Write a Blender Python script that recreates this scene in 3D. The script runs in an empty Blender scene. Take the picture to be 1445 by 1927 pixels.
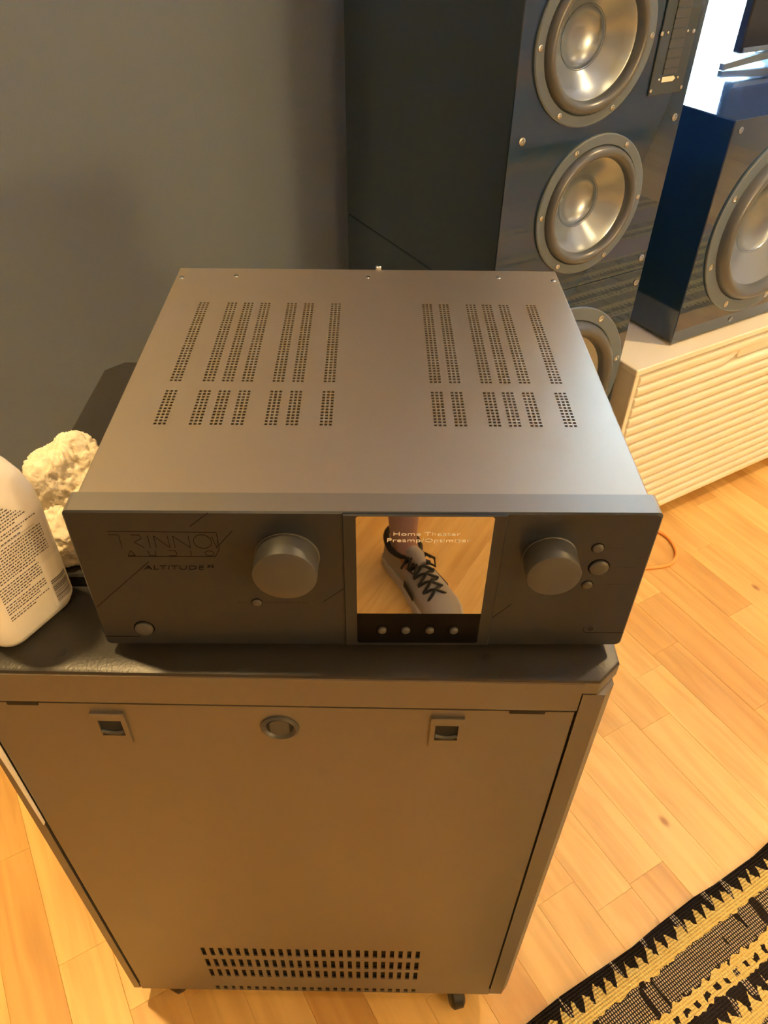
import bpy, math, random
from mathutils import Vector, Matrix, noise
random.seed(7)
scene = bpy.context.scene
col = scene.collection
PI = math.pi

# ---------------------------------------------------------------- camera
CAM = Vector((0.0059, -0.4148, 1.3934))
PITCH, YAW, ROLL, FPX = 0.7219, 0.0202, 0.0180, 1431.1
_f = Vector((math.sin(YAW)*math.cos(PITCH), math.cos(YAW)*math.cos(PITCH), -math.sin(PITCH)))
_r = Vector((math.cos(YAW), -math.sin(YAW), 0)); _u = _r.cross(_f)
_r2 = math.cos(ROLL)*_r + math.sin(ROLL)*_u; _u2 = -math.sin(ROLL)*_r + math.cos(ROLL)*_u
cd = bpy.data.cameras.new('camera'); cam = bpy.data.objects.new('camera', cd); col.objects.link(cam)
cam.matrix_world = Matrix(((_r2.x, _u2.x, -_f.x, CAM.x), (_r2.y, _u2.y, -_f.y, CAM.y), (_r2.z, _u2.z, -_f.z, CAM.z), (0, 0, 0, 1)))
cd.sensor_fit = 'VERTICAL'; cd.sensor_height = 36; cd.lens = 36*FPX/1927; cd.clip_start = 0.01
scene.camera = cam

# ---------------------------------------------------------------- world, exposure
world = bpy.data.worlds.new('sky'); scene.world = world; world.use_nodes = True
bg = world.node_tree.nodes['Background']; bg.inputs[0].default_value = (0.50, 0.76, 1.0, 1); bg.inputs[1].default_value = 58.0
vs = scene.view_settings
vs.view_transform = 'Standard'; vs.look = 'None'; vs.exposure = 0.50; vs.gamma = 1.0; vs.use_curve_mapping = False
LAMP_POWER = 80.0        # radiance of the floor lamp's globe
DOWN_POWER = 7.0         # watts of each ceiling downlight
WARM = (1.0, 0.66, 0.27)

# room frame: x = u along the window wall, y = m towards the window wall, turned 30 degrees from the device
A30 = math.radians(30)
U = Vector((math.cos(A30), math.sin(A30), 0)); M_ = Vector((-math.sin(A30), math.cos(A30), 0))
def R(u, m, z): return U*u + M_*m + Vector((0, 0, z))

# ---------------------------------------------------------------- helpers
def nd(nt, t, **k):
    n_ = nt.nodes.new(t)
    for a, b in k.items(): setattr(n_, a, b)
    return n_
def mat(name, base=(.5, .5, .5), rough=.5, metal=0., spec=.5, coat=0., coat_rough=.05, emit=None, estr=0., bump=None, vary=None, aniso=0., trans=0., sheen=0., sss=0.):
    m = bpy.data.materials.new(name); m.use_nodes = True; nt = m.node_tree
    b = nt.nodes['Principled BSDF']
    b.inputs['Base Color'].default_value = (*base, 1); b.inputs['Roughness'].default_value = rough
    b.inputs['Metallic'].default_value = metal; b.inputs['Specular IOR Level'].default_value = spec
    b.inputs['Coat Weight'].default_value = coat; b.inputs['Coat Roughness'].default_value = coat_rough
    b.inputs['Anisotropic'].default_value = aniso; b.inputs['Transmission Weight'].default_value = trans
    b.inputs['Sheen Weight'].default_value = sheen
    if emit: b.inputs['Emission Color'].default_value = (*emit, 1); b.inputs['Emission Strength'].default_value = estr
    tc = None
    if bump or vary: tc = nd(nt, 'ShaderNodeTexCoord')
    def coords(scl):
        mp = nd(nt, 'ShaderNodeMapping'); nt.links.new(tc.outputs['Object'], mp.inputs[0])
        mp.inputs['Scale'].default_value = scl if isinstance(scl, tuple) else (scl,)*3
        return mp.outputs[0]
    if bump:                                   # (scale or xyz scale, distance)
        nz = nd(nt, 'ShaderNodeTexNoise'); nz.inputs['Scale'].default_value = 1; nz.inputs['Detail'].default_value = 3
        nt.links.new(coords(bump[0]), nz.inputs[0])
        bp = nd(nt, 'ShaderNodeBump'); bp.inputs['Strength'].default_value = 1; bp.inputs['Distance'].default_value = bump[1]
        nt.links.new(nz.outputs[0], bp.inputs['Height']); nt.links.new(bp.outputs[0], b.inputs['Normal'])
    if vary:                                   # (scale, amount)
        nz = nd(nt, 'ShaderNodeTexNoise'); nz.inputs['Scale'].default_value = 1; nz.inputs['Detail'].default_value = 4
        nt.links.new(coords(vary[0]), nz.inputs[0])
        mx = nd(nt, 'ShaderNodeMix', data_type='RGBA')
        mx.inputs[6].default_value = (*[c*(1-vary[1]) for c in base], 1); mx.inputs[7].default_value = (*[min(1, c*(1+vary[1])) for c in base], 1)
        nt.links.new(nz.outputs[0], mx.inputs[0]); nt.links.new(mx.outputs[2], b.inputs['Base Color'])
    return m

class MB:
    def __init__(s): s.v = []; s.f = []
    def add(s, vs_, fs):
        o = len(s.v); s.v += [tuple(x) for x in vs_]; s.f += [tuple(i+o for i in f) for f in fs]; return s
    def box(s, x0, x1, y0, y1, z0, z1, c=0.):
        if x0 > x1: x0, x1 = x1, x0
        if c <= 0:
            v = [(x, y, z) for z in (z0, z1) for y in (y0, y1) for x in (x0, x1)]
            return s.add(v, [(0, 2, 3, 1), (4, 5, 7, 6), (0, 1, 5, 4), (2, 6, 7, 3), (0, 4, 6, 2), (1, 3, 7, 5)])
        # box with every edge chamfered: 24 vertices
        c = min(c, (x1-x0)*.49, (y1-y0)*.49, (z1-z0)*.49)
        lo = (x0, y0, z0); hi = (x1, y1, z1); v = []; idx = {}
        for sx in (0, 1):
            for sy in (0, 1):
                for sz in (0, 1):
                    s3 = (sx, sy, sz)
                    for ax in range(3):
                        p = []
                        for k in range(3):
                            e = hi[k] if s3[k] else lo[k]
                            p.append(e if k == ax else (e - c if s3[k] else e + c))
                        idx[(s3, ax)] = len(v); v.append(tuple(p))
        fs = []
        for ax in range(3):
            b_, c_ = (ax+1) % 3, (ax+2) % 3
            for sd in (0, 1):
                q = []
                for (i, j) in ((0, 0), (1, 0), (1, 1), (0, 1)):
                    t = [0, 0, 0]; t[ax] = sd; t[b_] = i; t[c_] = j; q.append(idx[(tuple(t), ax)])
                fs.append(tuple(q if sd else q[::-1]))
            for i in (0, 1):
                for j in (0, 1):
                    t0 = [0, 0, 0]; t0[b_] = i; t0[c_] = j; t1 = list(t0); t1[ax] = 1
                    q = [idx[(tuple(t0), b_)], idx[(tuple(t1), b_)], idx[(tuple(t1), c_)], idx[(tuple(t0), c_)]]
                    fs.append(tuple(q if (i ^ j) else q[::-1]))
        for s3 in [(a, b, c2) for a in (0, 1) for b in (0, 1) for c2 in (0, 1)]:
            q = [idx[(s3, 0)], idx[(s3, 1)], idx[(s3, 2)]]
            fs.append(tuple(q if (sum(s3) % 2 == 1) else q[::-1]))
        return s.add(v, fs)
    def lathe(s, prof, seg=32, o=(0, 0, 0), axis='z', cap0=False, cap1=False):
        """prof: list of (radius, height along the axis)."""
        vs_ = []
        for r, h in prof:
            for k in range(seg):
                a = 2*PI*k/seg; c_, d_ = r*math.cos(a), r*math.sin(a)
                p = {'z': (c_, d_, h), 'y': (c_, h, d_), 'x': (h, c_, d_), '-y': (c_, -h, d_)}[axis]
                vs_.append((p[0]+o[0], p[1]+o[1], p[2]+o[2]))
        fs = []
        for i in range(len(prof)-1):
            for k in range(seg):
                k2 = (k+1) % seg; fs.append((i*seg+k, i*seg+k2, (i+1)*seg+k2, (i+1)*seg+k))
        if cap0: fs.append(tuple(range(seg))[::-1])
        if cap1: fs.append(tuple((len(prof)-1)*seg+k for k in range(seg)))
        return s.add(vs_, fs)
    def tube(s, pts, r, seg=8, close=False, caps=True):
        pts = [Vector(p) for p in pts]; N = len(pts); rs = r if isinstance(r, (list, tuple)) else [r]*N
        vs_ = []; prev = None
        for i, p in enumerate(pts):
            t = (pts[(i+1) % N] - pts[i-1]) if close else (pts[min(i+1, N-1)] - pts[max(i-1, 0)])
            t.normalize()
            if prev is None:
                a = Vector((0, 0, 1)) if abs(t.z) < .9 else Vector((1, 0, 0)); prev = t.cross(a).normalized()
            prev = (prev - t*prev.dot(t)).normalized(); b = t.cross(prev)
            for k in range(seg):
                an = 2*PI*k/seg; vs_.append(p + (prev*math.cos(an) + b*math.sin(an))*rs[i])
        fs = []
        for i in range(N if close else N-1):
            for k in range(seg):
                k2 = (k+1) % seg; j = (i+1) % N; fs.append((i*seg+k, i*seg+k2, j*seg+k2, j*seg+k))
        if not close and caps: fs += [tuple(range(seg))[::-1], tuple((N-1)*seg+k for k in range(seg))]
        return s.add(vs_, fs)
    def prism(s, poly, z0, z1, bev=0.):
        n_ = len(poly)
        if bev:
            cx = sum(p[0] for p in poly)/n_; cy = sum(p[1] for p in poly)/n_
            def ins(p):
                dx, dy = p[0]-cx, p[1]-cy; return (p[0]-math.copysign(min(bev, abs(dx)), dx), p[1]-math.copysign(min(bev, abs(dy)), dy))
            vs_ = [(x, y, z0) for x, y in poly] + [(x, y, z1-bev) for x, y in poly]
            m_ = [((x*1+ins((x, y))[0])/2*1.0 + (x-ins((x, y))[0])*.2, (y+ins((x, y))[1])/2 + (y-ins((x, y))[1])*.2, z1-bev*.3) for x, y in poly]
            vs_ += m_ + [(*ins(p), z1) for p in poly]
            L = 4
        else:
            vs_ = [(x, y, z0) for x, y in poly] + [(x, y, z1) for x, y in poly]; L = 2
        fs = [tuple(range(n_))[::-1], tuple((L-1)*n_+k for k in range(n_))]
        for i in range(L-1):
            for k in range(n_):
                k2 = (k+1) % n_; fs.append((i*n_+k, i*n_+k2, (i+1)*n_+k2, (i+1)*n_+k))
        return s.add(vs_, fs)
    def plate(s, xs, ys, hole, t, put):
        """a sheet on the grid xs x ys with cells missing where hole(i, j); t = thickness; put(x, y, d) -> point at depth d"""
        nx, ny = len(xs), len(ys); vs_ = []; fs = []
        for d in (0, t):
            for y in ys:
                for x in xs: vs_.append(put(x, y, d))
        I = lambda i, j, d: d*nx*ny + j*nx + i
        ok = lambda i, j: 0 <= i < nx-1 and 0 <= j < ny-1 and not hole(i, j)
        for j in range(ny-1):
            for i in range(nx-1):
                if not ok(i, j): continue
                fs.append((I(i, j, 0), I(i+1, j, 0), I(i+1, j+1, 0), I(i, j+1, 0)))
                fs.append((I(i, j+1, 1), I(i+1, j+1, 1), I(i+1, j, 1), I(i, j, 1)))
                if not ok(i-1, j): fs.append((I(i, j, 0), I(i, j+1, 0), I(i, j+1, 1), I(i, j, 1)))
                if not ok(i+1, j): fs.append((I(i+1, j+1, 0), I(i+1, j, 0), I(i+1, j, 1), I(i+1, j+1, 1)))
                if not ok(i, j-1): fs.append((I(i+1, j, 0), I(i, j, 0), I(i, j, 1), I(i+1, j, 1)))
                if not ok(i, j+1): fs.append((I(i, j+1, 0), I(i+1, j+1, 0), I(i+1, j+1, 1), I(i, j+1, 1)))
        return s.add(vs_, fs)
    def mesh(s, name, smooth=0):
        me = bpy.data.meshes.new(name); me.from_pydata(s.v, [], s.f); me.validate(); me.update()
        if smooth:
            me.polygons.foreach_set('use_smooth', [True]*len(me.polygons))
            if smooth > 1: me.set_sharp_from_angle(angle=math.radians(smooth))
        return me
    def build(s, name, m, parent=None, smooth=0, loc=None, rot=None):
        return link(name, s.mesh(name, smooth), m, parent, loc, rot)
def link(name, me, m, parent=None, loc=None, rot=None):
    o = bpy.data.objects.new(name, me); col.objects.link(o)
    if m and not me.materials: me.materials.append(m)
    o.parent = parent
    if loc: o.location = loc
    if rot: o.rotation_euler = rot
    return o
def empty(name, loc, rz=0.):
    o = bpy.data.objects.new(name, None); col.objects.link(o); o.location = loc; o.rotation_euler = (0, 0, rz); o.empty_display_size = .1
    return o
def tag(o, label=None, cat=None, group=None, kind=None):
    for k, v in (('label', label), ('category', cat), ('group', group), ('kind', kind)):
        if v: o[k] = v
    return o
def text_mesh(name, txt, size, m, parent, loc, rot, sx=1., shear=0., depth=.0002, align='LEFT', thin=0.):
    cu = bpy.data.curves.new(name, 'FONT'); cu.body = txt; cu.size = size; cu.shear = shear; cu.extrude = depth; cu.align_x = align; cu.offset = thin
    cu.resolution_u = 3
    t = bpy.data.objects.new(name, cu); col.objects.link(t)
    dg = bpy.context.evaluated_depsgraph_get(); me = bpy.data.meshes.new_from_object(t.evaluated_get(dg))
    bpy.data.objects.remove(t); bpy.data.curves.remove(cu); me.name = name; me.materials.clear()
    o = link(name, me, m, parent, loc, rot); o.scale = (sx, 1, 1); return o
def arc(cx, cy, r, a0, a1, k): return [(cx+r*math.cos(math.radians(a0+(a1-a0)*i/k)), cy+r*math.sin(math.radians(a0+(a1-a0)*i/k))) for i in range(k+1)]
def rrect(x0, x1, y0, y1, r, k=4):
    return arc(x1-r, y1-r, r, 0, 90, k)+arc(x0+r, y1-r, r, 90, 180, k)+arc(x0+r, y0+r, r, 180, 270, k)+arc(x1-r, y0+r, r, 270, 360, k)

# ---------------------------------------------------------------- materials
def wood_material():
    m = bpy.data.materials.new('oak_floor'); m.use_nodes = True; nt = m.node_tree; b = nt.nodes['Principled BSDF']
    L = nt.links.new
    oi = nd(nt, 'ShaderNodeObjectInfo'); ge = nd(nt, 'ShaderNodeNewGeometry'); tc = nd(nt, 'ShaderNodeTexCoord')
    ad = nd(nt, 'ShaderNodeMath', operation='ADD'); L(oi.outputs['Random'], ad.inputs[0]); L(ge.outputs['Random Per Island'], ad.inputs[1])
    fr = nd(nt, 'ShaderNodeMath', operation='FRACT'); L(ad.outputs[0], fr.inputs[0])
    of = nd(nt, 'ShaderNodeMath', operation='MULTIPLY'); L(fr.outputs[0], of.inputs[0]); of.inputs[1].default_value = 37.
    cb = nd(nt, 'ShaderNodeCombineXYZ'); L(of.outputs[0], cb.inputs[0]); L(of.outputs[0], cb.inputs[1])
    va = nd(nt, 'ShaderNodeVectorMath', operation='ADD'); L(tc.outputs['Object'], va.inputs[0]); L(cb.outputs[0], va.inputs[1])
    mp = nd(nt, 'ShaderNodeMapping'); mp.inputs['Scale'].default_value = (26, 2.2, 26); L(va.outputs[0], mp.inputs[0])
    nz = nd(nt, 'ShaderNodeTexNoise'); nz.inputs['Scale'].default_value = 1.6; nz.inputs['Detail'].default_value = 5; nz.inputs['Distortion'].default_value = .6; L(mp.outputs[0], nz.inputs[0])
    mp2 = nd(nt, 'ShaderNodeMapping'); mp2.inputs['Scale'].default_value = (9, 2.5, 9); L(va.outputs[0], mp2.inputs[0])
    n2 = nd(nt, 'ShaderNodeTexNoise'); n2.inputs['Scale'].default_value = 1.; n2.inputs['Detail'].default_value = 2; L(mp2.outputs[0], n2.inputs[0])
    r1 = nd(nt, 'ShaderNodeValToRGB'); L(fr.outputs[0], r1.inputs[0])
    e = r1.color_ramp.elements; e[0].position = 0; e[0].color = (.74, .44, .130, 1); e[1].position = 1; e[1].color = (.84, .54, .18, 1)
    x = e.new(.22); x.color = (.66, .365, .10, 1); x = e.new(.35); x.color = (.82, .52, .168, 1); x = e.new(.75); x.color = (.78, .48, .148, 1)
    r2 = nd(nt, 'ShaderNodeValToRGB'); L(nz.outputs[0], r2.inputs[0])
    e = r2.color_ramp.elements; e[0].position = .33; e[0].color = (.83, .77, .68, 1); e[1].position = .6; e[1].color = (1.02, 1.02, 1.02, 1)
    mx = nd(nt, 'ShaderNodeMix', data_type='RGBA', blend_type='MULTIPLY'); mx.inputs[0].default_value = .85; L(r1.outputs[0], mx.inputs[6]); L(r2.outputs[0], mx.inputs[7])
    r3 = nd(nt, 'ShaderNodeValToRGB'); L(n2.outputs[0], r3.inputs[0]); e = r3.color_ramp.elements
    e[0].position = .30; e[0].color = (.80, .74, .66, 1); e[1].position = .5; e[1].color = (1, 1, 1, 1)
    mx2 = nd(nt, 'ShaderNodeMix', data_type='RGBA', blend_type='MULTIPLY'); mx2.inputs[0].default_value = .8; L(mx.outputs[2], mx2.inputs[6]); L(r3.outputs[0], mx2.inputs[7])
    # small knots
    vo = nd(nt, 'ShaderNodeTexVoronoi'); vo.inputs['Scale'].default_value = 1.; mp3 = nd(nt, 'ShaderNodeMapping'); mp3.inputs['Scale'].default_value = (7, 4, 7); L(va.outputs[0], mp3.inputs[0]); L(mp3.outputs[0], vo.inputs['Vector'])
    r4 = nd(nt, 'ShaderNodeValToRGB'); L(vo.outputs['Distance'], r4.inputs[0]); e = r4.color_ramp.elements
    e[0].position = .02; e[0].color = (.42, .26, .13, 1); e[1].position = .065; e[1].color = (1, 1, 1, 1)
    mx3 = nd(nt, 'ShaderNodeMix', data_type='RGBA', blend_type='MULTIPLY'); mx3.inputs[0].default_value = .8; L(mx2.outputs[2], mx3.inputs[6]); L(r4.outputs[0], mx3.inputs[7])
    L(mx3.outputs[2], b.inputs['Base Color'])
    b.inputs['Roughness'].default_value = .42
    bp = nd(nt, 'ShaderNodeBump'); bp.inputs['Distance'].default_value = .0004; bp.inputs['Strength'].default_value = .5; L(nz.outputs[0], bp.inputs['Height']); L(bp.outputs[0], b.inputs['Normal'])
    return m
def rug_material():
    m = bpy.data.materials.new('woven_rug'); m.use_nodes = True; nt = m.node_tree; b = nt.nodes['Principled BSDF']; L = nt.links.new
    def mth(op, a, b_=None, c=None):
        n_ = nd(nt, 'ShaderNodeMath', operation=op)
        for i, q in enumerate((a, b_, c)):
            if q is None: continue
            if isinstance(q, (int, float)): n_.inputs[i].default_value = q
            else: L(q, n_.inputs[i])
        return n_.outputs[0]
    tc = nd(nt, 'ShaderNodeTexCoord'); sp = nd(nt, 'ShaderNodeSeparateXYZ'); L(tc.outputs['Object'], sp.inputs[0])
    x, y = sp.outputs[0], sp.outputs[1]          # x along the edge, y = distance in from the edge (0 at the edge)
    nz = nd(nt, 'ShaderNodeTexNoise'); nz.inputs['Scale'].default_value = 75; nz.inputs['Detail'].default_value = 2; L(tc.outputs['Object'], nz.inputs[0])
    wob = mth('MULTIPLY', mth('SUBTRACT', nz.outputs[0], .5), .017)
    nb = nd(nt, 'ShaderNodeTexNoise'); nb.inputs['Scale'].default_value = 9; nb.inputs['Detail'].default_value = 1; L(tc.outputs['Object'], nb.inputs[0])
    yw = mth('ADD', mth('ADD', y, wob), mth('MULTIPLY', mth('SUBTRACT', nb.outputs[0], .5), .006))
    tri = mth('PINGPONG', mth('ADD', x, wob), .0115)
    tri = mth('DIVIDE', tri, .0115)              # 0..1 teeth
    per = mth('MODULO', yw, .135)                # pattern repeat
    teeth_up = mth('GREATER_THAN', per, mth('MULTIPLY_ADD', tri, .022, .013))
    teeth_dn = mth('LESS_THAN', per, .052)
    y1 = mth('MULTIPLY', teeth_up, teeth_dn)
    y2 = mth('MULTIPLY', mth('GREATER_THAN', per, mth('MULTIPLY_ADD', tri, .006, .097)), mth('LESS_THAN', per, .130))
    holes = mth('MULTIPLY', mth('GREATER_THAN', tri, .55), mth('MULTIPLY', mth('GREATER_THAN', per, .113), mth('LESS_THAN', per, .123)))
    y2 = mth('MULTIPLY', y2, mth('SUBTRACT', 1, holes))
    yel = mth('MAXIMUM', y1, y2)
    # weave: little raised cream stitches
    fx = mth('FRACT', mth('DIVIDE', x, .0042)); fy = mth('FRACT', mth('DIVIDE', y, .0050))
    dot = mth('MULTIPLY', mth('LESS_THAN', mth('ABSOLUTE', mth('SUBTRACT', fx, .5)), .25), mth('LESS_THAN', mth('ABSOLUTE', mth('SUBTRACT', fy, .5)), .34))
    n3 = nd(nt, 'ShaderNodeTexNoise'); n3.inputs['Scale'].default_value = 1; n3.inputs['Detail'].default_value = 1
    mp = nd(nt, 'ShaderNodeMapping'); mp.inputs['Scale'].default_value = (40, 9, 1); L(tc.outputs['Object'], mp.inputs[0]); L(mp.outputs[0], n3.inputs[0])
    band = mth('MULTIPLY', mth('GREATER_THAN', per, .053), mth('LESS_THAN', per, .099))
    dots = mth('MULTIPLY', dot, mth('MAXIMUM', mth('MULTIPLY', band, mth('GREATER_THAN', n3.outputs[0], .40)), mth('GREATER_THAN', n3.outputs[0], .62)))
    c1 = nd(nt, 'ShaderNodeMix', data_type='RGBA'); c1.inputs[6].default_value = (.030, .022, .022, 1); c1.inputs[7].default_value = (.70, .56, .38, 1); L(dots, c1.inputs[0])
    c2 = nd(nt, 'ShaderNodeMix', data_type='RGBA'); c2.inputs[7].default_value = (.84, .60, .20, 1); L(c1.outputs[2], c2.inputs[6]); L(yel, c2.inputs[0])
    # dusty pink bands across the middle of the rug
    far = mth('MULTIPLY', mth('GREATER_THAN', y, .45), mth('LESS_THAN', mth('MODULO', y, .26), .13))
    c3 = nd(nt, 'ShaderNodeMix', data_type='RGBA'); c3.inputs[7].default_value = (.50, .33, .27, 1); L(c2.outputs[2], c3.inputs[6]); L(far, c3.inputs[0])
    # rib shading as fine relief
    L(c3.outputs[2], b.inputs['Base Color']); b.inputs['Roughness'].default_value = .95; b.inputs['Specular IOR Level'].default_value = .1
    rib = mth('ADD', mth('SINE', mth('MULTIPLY', y, 2*PI/.0050)), mth('MULTIPLY', mth('SINE', mth('MULTIPLY', x, 2*PI/.0042)), .6))
    bp = nd(nt, 'ShaderNodeBump'); bp.inputs['Distance'].default_value = .0009; L(rib, bp.inputs['Height']); L(bp.outputs[0], b.inputs['Normal'])
    return m
MT = dict(
    wall=mat('slate_blue_paint', (.172, .235, .345), .60, bump=(260., .0004), vary=(1.3, .05)),
    wall_pale=mat('warm_white_paint', (.62, .58, .52), .8, bump=(160., .0003)),
    ceiling=mat('ceiling_white', (.78, .76, .72), .9),
    white_trim=mat('white_gloss_trim', (.75, .75, .73), .35),
    glass=mat('window_glass', (1, 1, 1), .0, trans=1.),
    subfloor=mat('subfloor_board', (.30, .18, .07), .9),
    oak=wood_material(), rug=rug_material(),
    anod=mat('brushed_anodised_black', (.042, .048, .062), .36, metal=.6, aniso=.25, bump=((4., 900., 900.), .00003)),
    top=mat('satin_dark_aluminium', (.55, .475, .385), .37, metal=.85, bump=(1500., .00008), vary=(9., .05)),
    inner=mat('black_interior', (.006, .006, .006), .8),
    edge=mat('bright_rim_metal', (.36, .335, .30), .38, metal=.8),
    knob=mat('turned_knob_metal', (.085, .088, .092), .46, metal=.5, bump=((900., 900., 900.), .00005)),
    mirror=mat('mirrored_display', (.54, .51, .47), .015, metal=1.),
    smoked=mat('smoked_black_acrylic', (.004, .004, .005), .25, spec=.06),
    engr=mat('engraved_shadow_line', (.002, .002, .002), .6, spec=.1),
    print_=mat('silver_print', (.75, .68, .58), .5),
    screw=mat('bright_screw', (.62, .68, .76), .25, metal=1.),
    rack=mat('powder_coated_steel', (.19, .172, .150), .40, metal=.6, bump=(900., .00006)),
    racktop=mat('textured_black_lacquer', (.036, .034, .032), .34, metal=.25, bump=(420., .00018)),
    gap=mat('black_gap_shade', (.006, .005, .005), .7),  # black for the shade inside gaps and recesses
    chrome=mat('satin_chrome', (.46, .52, .60), .25, metal=1.),
    plastic=mat('black_plastic', (.012, .012, .013), .4),
    hazed_black=mat('gloss_black_lacquer_blue_haze', (.011, .036, .082), .10, spec=.5, coat=1., coat_rough=.02),  # black lacquer with the blue lens haze mixed into its colour
    flange=mat('satin_grey_flange', (.11, .15, .205), .40, spec=.5),
    rubber=mat('rubber_surround', (.085, .10, .125), .30, spec=.7),
    cone=mat('silver_grey_cone', (.33, .40, .50), .26, metal=.75),
    tweeter=mat('tweeter_faceplate', (.035, .055, .085), .35),
    ribbon=mat('folded_ribbon_foil', (.10, .12, .15), .4, metal=.7, bump=((10., 10., 900.), .0005)),
    felt=mat('cream_felt_tab', (.8, .72, .6), .7),
    console=mat('cream_white_lacquer', (.82, .79, .70), .38, vary=(3., .02)),
    tv=mat('tv_black', (.006, .009, .014), .18),
    bottle=mat('white_hdpe', (.80, .79, .75), .32, spec=.45),
    ink=mat('grey_ink', (.10, .10, .13), .6),
    label=mat('white_sticker', (.86, .86, .84), .4),
    towel=mat('cream_paper_towel', (.80, .72, .57), .95, bump=((300., 300., 300.), .0010)),
    foam=mat('white_foam', (.85, .82, .74), .8),
    orange=mat('orange_cable', (.85, .34, .07), .45),
    lampmetal=mat('lamp_brass', (.55, .4, .2), .3, metal=1.),
    globe=mat('lamp_globe', (1, 1, 1), .5, emit=WARM, estr=LAMP_POWER),
    downlens=mat('downlight_lens', (1, 1, 1), .5, emit=WARM, estr=14.),
    skin=mat('skin', (.33, .17, .11), .5), shirt=mat('charcoal_cotton', (.05, .05, .055), .9), shorts=mat('navy_cotton', (.02, .025, .04), .9),
    hair=mat('brown_hair', (.04, .025, .015), .6),
    shoe=mat('grey_mesh_fabric', (.36, .33, .29), .85, bump=(700., .0006)), sole=mat('pale_rubber_sole', (.5, .47, .42), .6), lace=mat('black_lace', (.012, .012, .014), .7),
    sofa=mat('dusty_pink_fabric', (.47, .33, .27), .95, bump=(500., .0008)),
)

# ================================================================ SETTING
RU0, RU1, RM0, RM1, RH = -1.9, 4.3, -4.0, 1.25, 2.5
room = dict(loc=(0, 0, 0), rot=(0, 0, A30))
WU0, WU1, WZ0, WZ1 = 1.30, 2.95, .86, 2.15
def struct(name, mb, m, smooth=0): return tag(mb.build(name, m, None, smooth, **room), kind='structure')
w = MB()
w.box(RU0-.12, WU0, RM1, RM1+.14, 0, RH); w.box(WU1, RU1+.12, RM1, RM1+.14, 0, RH)
w.box(WU0, WU1, RM1, RM1+.14, 0, WZ0); w.box(WU0, WU1, RM1, RM1+.14, WZ1, RH)
struct('wall_front', w, MT['wall'])
struct('wall_left', MB().box(RU0-.12, RU0, RM0-.12, RM1, 0, RH), MT['wall_pale'])
struct('wall_right', MB().box(RU1, RU1+.12, RM0-.12, RM1, 0, RH), MT['wall_pale'])
struct('wall_back', MB().box(RU0, RU1, RM0-.12, RM0, 0, RH), MT['wall_pale'])
struct('ceiling', MB().box(RU0-.12, RU1+.12, RM0-.12, RM1+.14, RH, RH+.1), MT['ceiling'])
b_ = MB().box(RU0, 4.3, RM1-.014, RM1, 0, .09, .003); struct('baseboard_front', b_, MT['wall'])
floor = struct('floor', MB().box(RU0-.12, RU1+.12, RM0-.12, RM1+.14, -.06, -.013), MT['subfloor'])
# planks: strips run towards the window wall
PW = .0826; cache = {}
def plank_mb(L): return MB().box(.0001, PW-.0001, .0001, L-.0001, -.013, 0, .0004)
forced = {.36: -.04, .71: .154, .915: -.036, .95: .257, 1.29: .45, -.44: .51, -.33: .161, .60: .36, .47: -.10}
fr = {math.floor((k-.90)/PW): v for k, v in forced.items()}
rest = MB(); k0 = math.floor((RU0-.90)/PW); k1 = math.ceil((RU1-.90)/PW); count = 0
for k in range(k0, k1):
    u0 = .90 + k*PW; cuts = []
    start = fr.get(k, random.uniform(-.5, .3))
    y = start
    while y < RM1: cuts.append(y); y += random.choice((.35, .45, .5, .6, .7))
    y = start
    while y > RM0: y -= random.choice((.35, .45, .5, .6, .7)); cuts.insert(0, y)
    cuts.append(cuts[-1]+.7)
    for a, b in zip(cuts, cuts[1:]):
        L = round(b-a, 3); mid = (a+b)/2
        if a >= RM1 or b <= RM0: continue
        near = (-.85 < u0 < 1.75 and b > -.30 and a < 1.1) or (-.75 < u0 < .05 and b > -1.35 and a < -.35)
        if a < RM0: a = RM0; L = round(b-a, 3); near = False
        if b > RM1: L = round(RM1-a, 3)
        if near and count < 290:
            if L not in cache: cache[L] = plank_mb(L).mesh('plank'); cache[L].materials.append(MT['oak'])
            o = bpy.data.objects.new('plank', cache[L]); col.objects.link(o); o.parent = floor; o.location = (u0, a, 0); count += 1
        else:
            rest.box(u0+.0003, u0+PW-.0003, a+.0003, a+L-.0003, -.013, 0)
tag(rest.build('planks_beyond', MT['oak'], floor), 'remaining oak strips of the floor', kind='stuff')
# window
win = tag(empty('window_1', R((WU0+WU1)/2, RM1, WZ0), A30), kind='structure')
hw = (WU1-WU0)/2; hh = WZ1-WZ0
f = MB(); fwd = .05
f.box(-hw, -hw+fwd, .03, .10, 0, hh, .004); f.box(hw-fwd, hw, .03, .10, 0, hh, .004); f.box(-hw+fwd, hw-fwd, .03, .10, 0, fwd, .004); f.box(-hw+fwd, hw-fwd, .03, .10, hh-fwd, hh, .004)
f.build('window_frame', MT['white_trim'], win)
MB().box(-.03, .03, .035, .095, fwd, hh-fwd, .004).build('mullion', MT['white_trim'], win)
for sx in (-1, 1):
    a, b = sorted((sx*.03, sx*(hw-fwd))); MB().box(a, b, .062, .066, fwd, hh-fwd).build('pane', MT['glass'], win)
MB().box(-hw-.02, hw+.02, -.03, .03, -.03, 0, .004).build('window_sill', MT['white_trim'], win)
pl = bpy.data.lights.new('window_portal', 'AREA'); pl.shape = 'RECTANGLE'; pl.size = WU1-WU0; pl.size_y = WZ1-WZ0; pl.cycles.is_portal = True
po = bpy.data.objects.new('window_portal', pl); col.objects.link(po); po.location = R((WU0+WU1)/2, RM1+.12, (WZ0+WZ1)/2)
po.rotation_euler = (-PI/2, 0, A30)

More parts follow.
